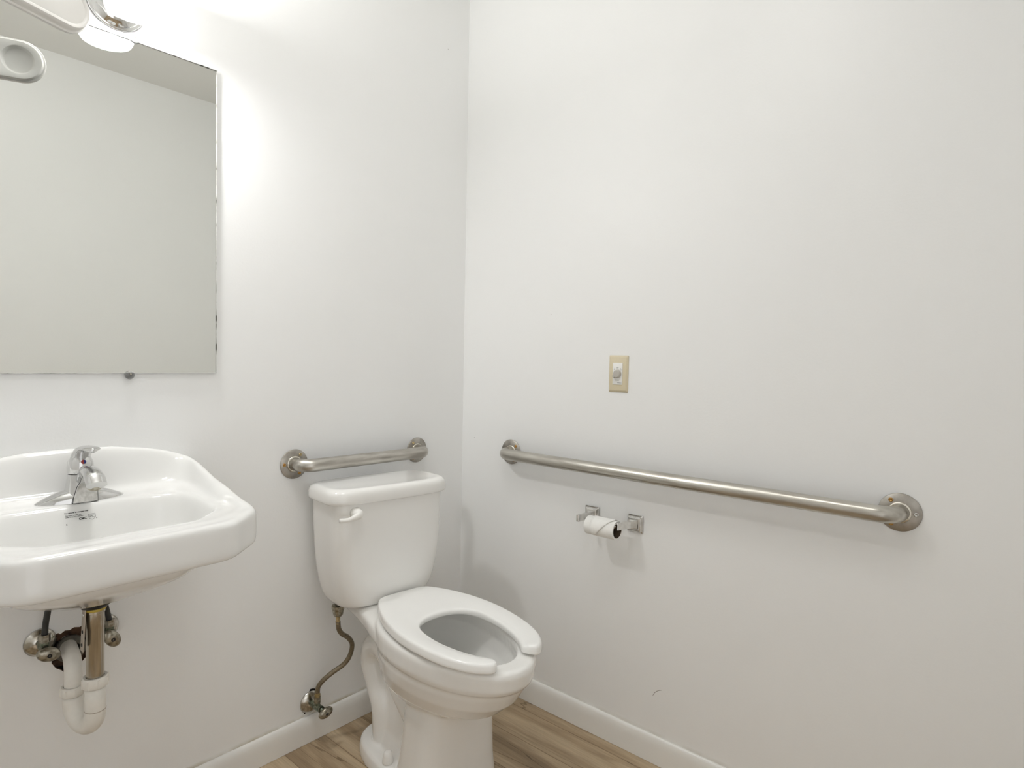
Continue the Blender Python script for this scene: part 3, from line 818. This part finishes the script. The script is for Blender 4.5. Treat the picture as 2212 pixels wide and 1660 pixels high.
# braided hose up to the tank
def wl(p): return V(p) - V((-.645, 0, .123))
bm = bmesh.new(); tube(bm, [wl((-.645, -.042, .150)), wl((-.645, -.042, .168))], .0078, 20); tube(bm, [wl((-.645, -.042, .158)), wl((-.645, -.042, .163))], .0092, 20); obj('lower_ferrule', bm, m_brass, tv, ang=40)
HP = [(-.645, -.042, .162), (-.643, -.044, .186), (-.630, -.055, .208), (-.606, -.066, .226), (-.580, -.078, .242), (-.566, -.088, .262), (-.560, -.096, .290), (-.566, -.105, .318), (-.586, -.112, .344), (-.610, -.118, .364), (-.624, -.122, .386), (-.628, -.124, .410)]
bm = bmesh.new(); tube(bm, catmull([wl(p) for p in HP], 6), .0073, 20); obj('braided_hose', bm, m_hose, tv)
bm = bmesh.new(); tube(bm, [wl((-.628, -.124, .402)), wl((-.628, -.124, .425))], .0066, 18); obj('upper_ferrule', bm, m_brass, tv, ang=40)
bm = bmesh.new(); lathe(bm, [(.006, 0), (.0115, .002), (.0145, .006), (.0155, .014), (.0190, .026), (.0190, .034), (.006, .036)], Matrix.Translation(wl((-.628, -.124, .4245))), 12)
obj('coupling_nut', bm, m_handle, tv, smooth=False, label='ribbed coupling nut')

# ------------------------------------------------------------------ toilet
TLM = Matrix.Translation((-.455, 0, 0)) @ Matrix.Rotation(math.radians(-7), 4, 'Z')
toi = thing('toilet', 'white two piece toilet with an open front seat in the corner of the room', 'toilet', TLM)
# tank body
bm = bmesh.new(); TCX = -.022
rows = []
for z, hx, y0, y1, ex in ((.461, .122, -.080, -.200, 3.6), (.4615, .138, -.070, -.210, 3.8), (.468, .150, -.062, -.218, 4), (.483, .160, -.056, -.224, 4.5), (.512, .169, -.052, -.229, 5), (.55, .176, -.050, -.232, 5.5), (.60, .182, -.049, -.234, 6), (.68, .187, -.048, -.235, 6), (.782, .190, -.047, -.236, 6), (.7855, .190, -.047, -.236, 6), (.786, .189, -.048, -.235, 6)):
    rg = sup(TCX, (y0 + y1) / 2, hx, (y0 - y1) / 2, 0, ex, z, 64)
    # slight bow of the front face
    for p in rg:
        if p.y < (y0 + y1) / 2: p.y -= .010 * (1 - ((p.x - TCX) / hx) ** 2)
    rows.append(rg)
loft(bm, rows); tank = obj('tank', bm, m_porc, toi, sub=1)
# lid
bm = bmesh.new(); rows = []
for z, hx, hy, ex in ((.780, .185, .085, 6), (.7795, .198, .097, 5.5), (.782, .2035, .1025, 5.5), (.788, .2045, .1035, 5.5), (.808, .204, .103, 5.5), (.8185, .200, .099, 5.2), (.8235, .191, .090, 5), (.8245, .183, .081, 5), (.8235, .172, .070, 5), (.8225, .10, .03, 4)):
    rg = sup(TCX, -.1445, hx, hy, 0, ex, z, 64)
    for p in rg:
        if p.y < -.1445: p.y -= .010 * (1 - min(1, ((p.x - TCX) / .2045) ** 2))
    rows.append(rg)
loft(bm, rows); obj('tank_lid', bm, m_porc, toi, sub=1)
# flush lever
bm = bmesh.new()
lp = catmull([(-.150, -.236, .756), (-.151, -.258, .756), (-.157, -.266, .7555), (-.172, -.267, .750), (-.190, -.265, .7455), (-.213, -.262, .7465)], 6)
tube(bm, lp, [(lerp(.0155, .0062, min(1, i / (len(lp) - 1) * 1.35)), lerp(.0125, .006, min(1, i / (len(lp) - 1) * 1.3))) for i in range(len(lp))], 20)
lathe(bm, [(0, 0), (.0165, 0), (.0165, .006), (.0150, .016), (.0135, .026), (.0100, .031), (0, .032)], axis_m((-.152, -.236, .7555), (0, -1, 0)), 28)
obj('flush_lever', bm, m_plast, toi)

# bowl, pedestal, trapway: fused by a voxel remesh
NB = 56
def egg(hw, yf, yb, yc, z, exf=2.0, exb=2.3):
    out = []
    for i in range(NB):
        a = 2 * PI * i / NB; c, s = math.cos(a), math.sin(a)
        ex = exb if s > 0 else exf
        ly = (yb - yc) if s > 0 else (yc - yf)
        out.append(V((hw * math.copysign(abs(c) ** (2 / ex), c), yc + ly * math.copysign(abs(s) ** (2 / ex), s), z)))
    return out
bm = bmesh.new()
cav = [egg(.030, -.43, -.33, -.38, .262), egg(.07, -.50, -.29, -.40, .280), egg(.108, -.60, -.285, -.44, .322), egg(.128, -.685, -.285, -.47, .375), egg(.134, -.725, -.290, -.48, .415), egg(.126, -.732, -.298, -.48, .438),
       egg(.122, -.732, -.305, -.48, .452), egg(.124, -.735, -.302, -.48, .460), egg(.126, -.738, -.300, -.48, .50)]
bw = [egg(.118, -.70, -.27, -.46, .4641), egg(.159, -.779, -.255, -.48, .464), egg(.1655, -.787, -.25, -.48, .460), egg(.168, -.790, -.25, -.48, .449), egg(.1675, -.785, -.25, -.48, .417), egg(.164, -.776, -.25, -.48, .405), egg(.158, -.766, -.25, -.48, .399),
      egg(.159, -.758, -.25, -.48, .385), egg(.152, -.735, -.25, -.47, .350), egg(.136, -.690, -.25, -.45, .310), egg(.115, -.63, -.25, -.43, .282), egg(.09, -.57, -.26, -.42, .266), egg(.05, -.50, -.30, -.40, .240)]
loft(bm, bw)
# pedestal front column
ped = []
for z, hx, yf, yb in ((.33, .095, -.585, -.42), (.29, .112, -.580, -.41), (.25, .117, -.574, -.405), (.18, .121, -.570, -.40), (.10, .128, -.568, -.39), (.04, .137, -.568, -.38), (.0, .144, -.568, -.37)):
    ped.append(sup(0.006, (yf + yb) / 2, hx, (yb - yf) / 2, 0, 3.6, z, 40))
loft(bm, ped[::-1])
# web to the back
web = []
for z, hx, yf, yb in ((0, .085, -.50, -.20), (.05, .075, -.50, -.20), (.10, .062, -.50, -.205), (.2, .048, -.50, -.20), (.25, .046, -.46, -.20), (.29, .046, -.27, -.20), (.40, .06, -.27, -.16)):
    web.append(sup(0, (yf + yb) / 2, hx, (yb - yf) / 2, 0, 4, z, 40))
loft(bm, web)
# rear deck under the tank
dk = []
for y, hw, z0, z1 in ((-.085, .112, .432, .459), (-.095, .118, .424, .462), (-.14, .120, .420, .463), (-.20, .123, .414, .463), (-.25, .130, .408, .4635), (-.30, .140, .402, .4635), (-.35, .150, .400, .4635), (-.40, .157, .400, .462)):
    zc_ = (z0 + z1) / 2; hz_ = (z1 - z0) / 2
    dk.append([V((hw * math.copysign(abs(math.cos(a)) ** .4, math.cos(a)), y, zc_ + hz_ * math.copysign(abs(math.sin(a)) ** .5, math.sin(a)))) for a in [2 * PI * i / 32 for i in range(32)]])
loft(bm, dk)
# support under the deck
sd = []
for z, hx, yf, yb in ((.30, .05, -.265, -.19), (.36, .06, -.28, -.17), (.41, .085, -.285, -.13), (.45, .10, -.285, -.11)):
    sd.append(sup(0, (yf + yb) / 2, hx, (yb - yf) / 2, 0, 3, z, 32))
loft(bm, sd)
for sg in (-1, 1):      # S-shaped trapway on both sides
    tp = catmull([(sg * .040, -.40, .185), (sg * .042, -.335, .235), (sg * .045, -.275, .300), (sg * .047, -.220, .332), (sg * .047, -.170, .312), (sg * .046, -.158, .262), (sg * .045, -.190, .205), (sg * .044, -.222, .15), (sg * .044, -.230, .09), (sg * .044, -.232, .03)], 6)
    tube(bm, tp, [.037] * len(tp), 24)
# foot
ft = []
for z, hx, yf, yb in ((0, .120, -.54, -.120), (.02, .120, -.54, -.120), (.037, .117, -.54, -.124), (.046, .109, -.54, -.132), (.048, .09, -.54, -.15)):
    ft.append(sup(0, (yf + yb) / 2, hx, (yb - yf) / 2, 0, 2.8, z, 40))
loft(bm, ft)
rp = []          # sloped shoulder between trapway and foot
for z, hx, yf, yb in ((.03, .070, -.50, -.20), (.055, .068, -.50, -.21), (.10, .062, -.50, -.225), (.13, .055, -.50, -.25), (.15, .045, -.50, -.27)):
    rp.append(sup(0, (yf + yb) / 2, hx, (yb - yf) / 2, 0, 3.2, z, 40))
loft(bm, rp)
raw = obj('raw', bm, m_porc)
cbm = bmesh.new(); loft(cbm, cav); hollow = obj('hollow', cbm, m_porc)
md = raw.modifiers.new('fuse', 'REMESH'); md.mode = 'VOXEL'; md.voxel_size = .0034
md = raw.modifiers.new('cut', 'BOOLEAN'); md.operation = 'DIFFERENCE'; md.solver = 'EXACT'; md.object = hollow
md = raw.modifiers.new('fuse2', 'REMESH'); md.mode = 'VOXEL'; md.voxel_size = .0034
md = raw.modifiers.new('smooth', 'SMOOTH'); md.factor = .5; md.iterations = 6
bme = bpy.data.meshes.new_from_object(raw.evaluated_get(bpy.context.evaluated_depsgraph_get()))
for o_ in (raw, hollow):
    m_ = o_.data; bpy.data.objects.remove(o_); bpy.data.meshes.remove(m_)
bme.name = 'bowl'; bme.polygons.foreach_set('use_smooth', [True] * len(bme.polygons))
bowl = bpy.data.objects.new('bowl', bme); COL.objects.link(bowl); bowl.parent = toi
# water in the bowl
bm = bmesh.new(); rg = [egg(.066, -.50, -.285, -.40, .284)]; vs = [bm.verts.new(p) for p in rg[0]]; bm.faces.new(vs)
m_water, nt, b = nodes_of('water'); b.inputs['Base Color'].default_value = (.93, .95, .95, 1); b.inputs['Roughness'].default_value = .02; b.inputs['Transmission Weight'].default_value = 1; b.inputs['IOR'].default_value = 1.33
obj('water', bm, m_water, toi)
for sg in (-1, 1):
    bm = bmesh.new(); lathe(bm, [(0, 0), (.0155, 0), (.0155, .004), (.0135, .020), (.0115, .029), (.007, .0325), (0, .033)], Matrix.Translation((sg * .094, -.335, .0475)), 28)
    obj('bolt_cap', bm, m_cap, toi)
# seat: open-front ring, swept section
OUT = [(0, -.243), (.045, -.243), (.067, -.2445), (.084, -.254), (.102, -.281), (.123, -.325), (.145, -.385), (.157, -.45), (.163, -.51), (.160, -.575), (.151, -.64), (.134, -.70), (.110, -.742), (.085, -.764), (.062, -.774)]
INN = [(0, -.435), (.022, -.436), (.045, -.442), (.064, -.452), (.079, -.466), (.090, -.486), (.096, -.510), (.098, -.535), (.098, -.56), (.096, -.59), (.090, -.625), (.081, -.662), (.068, -.695), (.054, -.720), (.044, -.735)]
st_ = [((-x, y), (-u, v)) for (x, y), (u, v) in zip(OUT[::-1], INN[::-1])][:-1] + list(zip(OUT, INN))
bm = bmesh.new(); rows = []
for (ox, oy), (ix, iy) in st_:
    o_ = V((ox, oy, 0)); i_ = V((ix, iy, 0))
    def P(t, z): return o_.lerp(i_, t) + V((0, 0, z))
    d = (o_ - i_).length; k = .012 / d
    rows.append([P(.02, .4685), P(-.04 * .06 / d, .474), P(0, .486), P(k * .06, .4905), P(k * .42, .4945), P(k * .85, .4955), P(.35, .4955), P(.65, .493), P(1 - k * 1.1, .4895), P(1 - k * .4, .488), P(1, .483), P(1 - .01, .472), P(.95, .4685), P(.5, .4685)])
loft(bm, rows); seat = obj('seat', bm, m_seat, toi, sub=2, label='white open front seat')
for sg in (-1, 1):
    bm = bmesh.new(); box(bm, (sg * .055, -.246, .468), (.04, .016, .016)); obj('hinge', bm, m_seat, toi, smooth=False, bevel=.004)

# ------------------------------------------------------------------ world, light, view
w = bpy.data.worlds.new('world'); SC.world = w; w.use_nodes = True
w.node_tree.nodes['Background'].inputs['Color'].default_value = (1, .99, .985, 1)
w.node_tree.nodes['Background'].inputs['Strength'].default_value = DOOR_FILL  # world light serves as fill through the added doorway
la = bpy.data.lights.new('up_fill', 'AREA'); la.shape = 'DISK'; la.size = .09; la.energy = UP_W; la.color = (1, 1, .99)  # unseen disk light added above the shade to bounce fill off the ceiling
lo_ = bpy.data.objects.new('up_fill', la); COL.objects.link(lo_); lo_.parent = sc_
lo_.matrix_local = Matrix.Translation((.006, -.106, .075)) @ Matrix.Rotation(PI, 4, 'X')
SC.view_settings.view_transform = 'Standard'; SC.view_settings.look = 'None'
SC.view_settings.gamma = 1; SC.view_settings.use_curve_mapping = False
SC.view_settings.exposure = 0.08
SC.cycles.use_adaptive_sampling = True; SC.cycles.adaptive_threshold = .04; SC.cycles.adaptive_min_samples = 16
SC.cycles.max_bounces = 10; SC.cycles.diffuse_bounces = 9; SC.cycles.glossy_bounces = 5; SC.cycles.transmission_bounces = 5
SC.cycles.use_denoising = True
SC.cycles.use_light_tree = False; SC.cycles.sample_clamp_indirect = 6
SC.cycles.caustics_reflective = False; SC.cycles.caustics_refractive = False
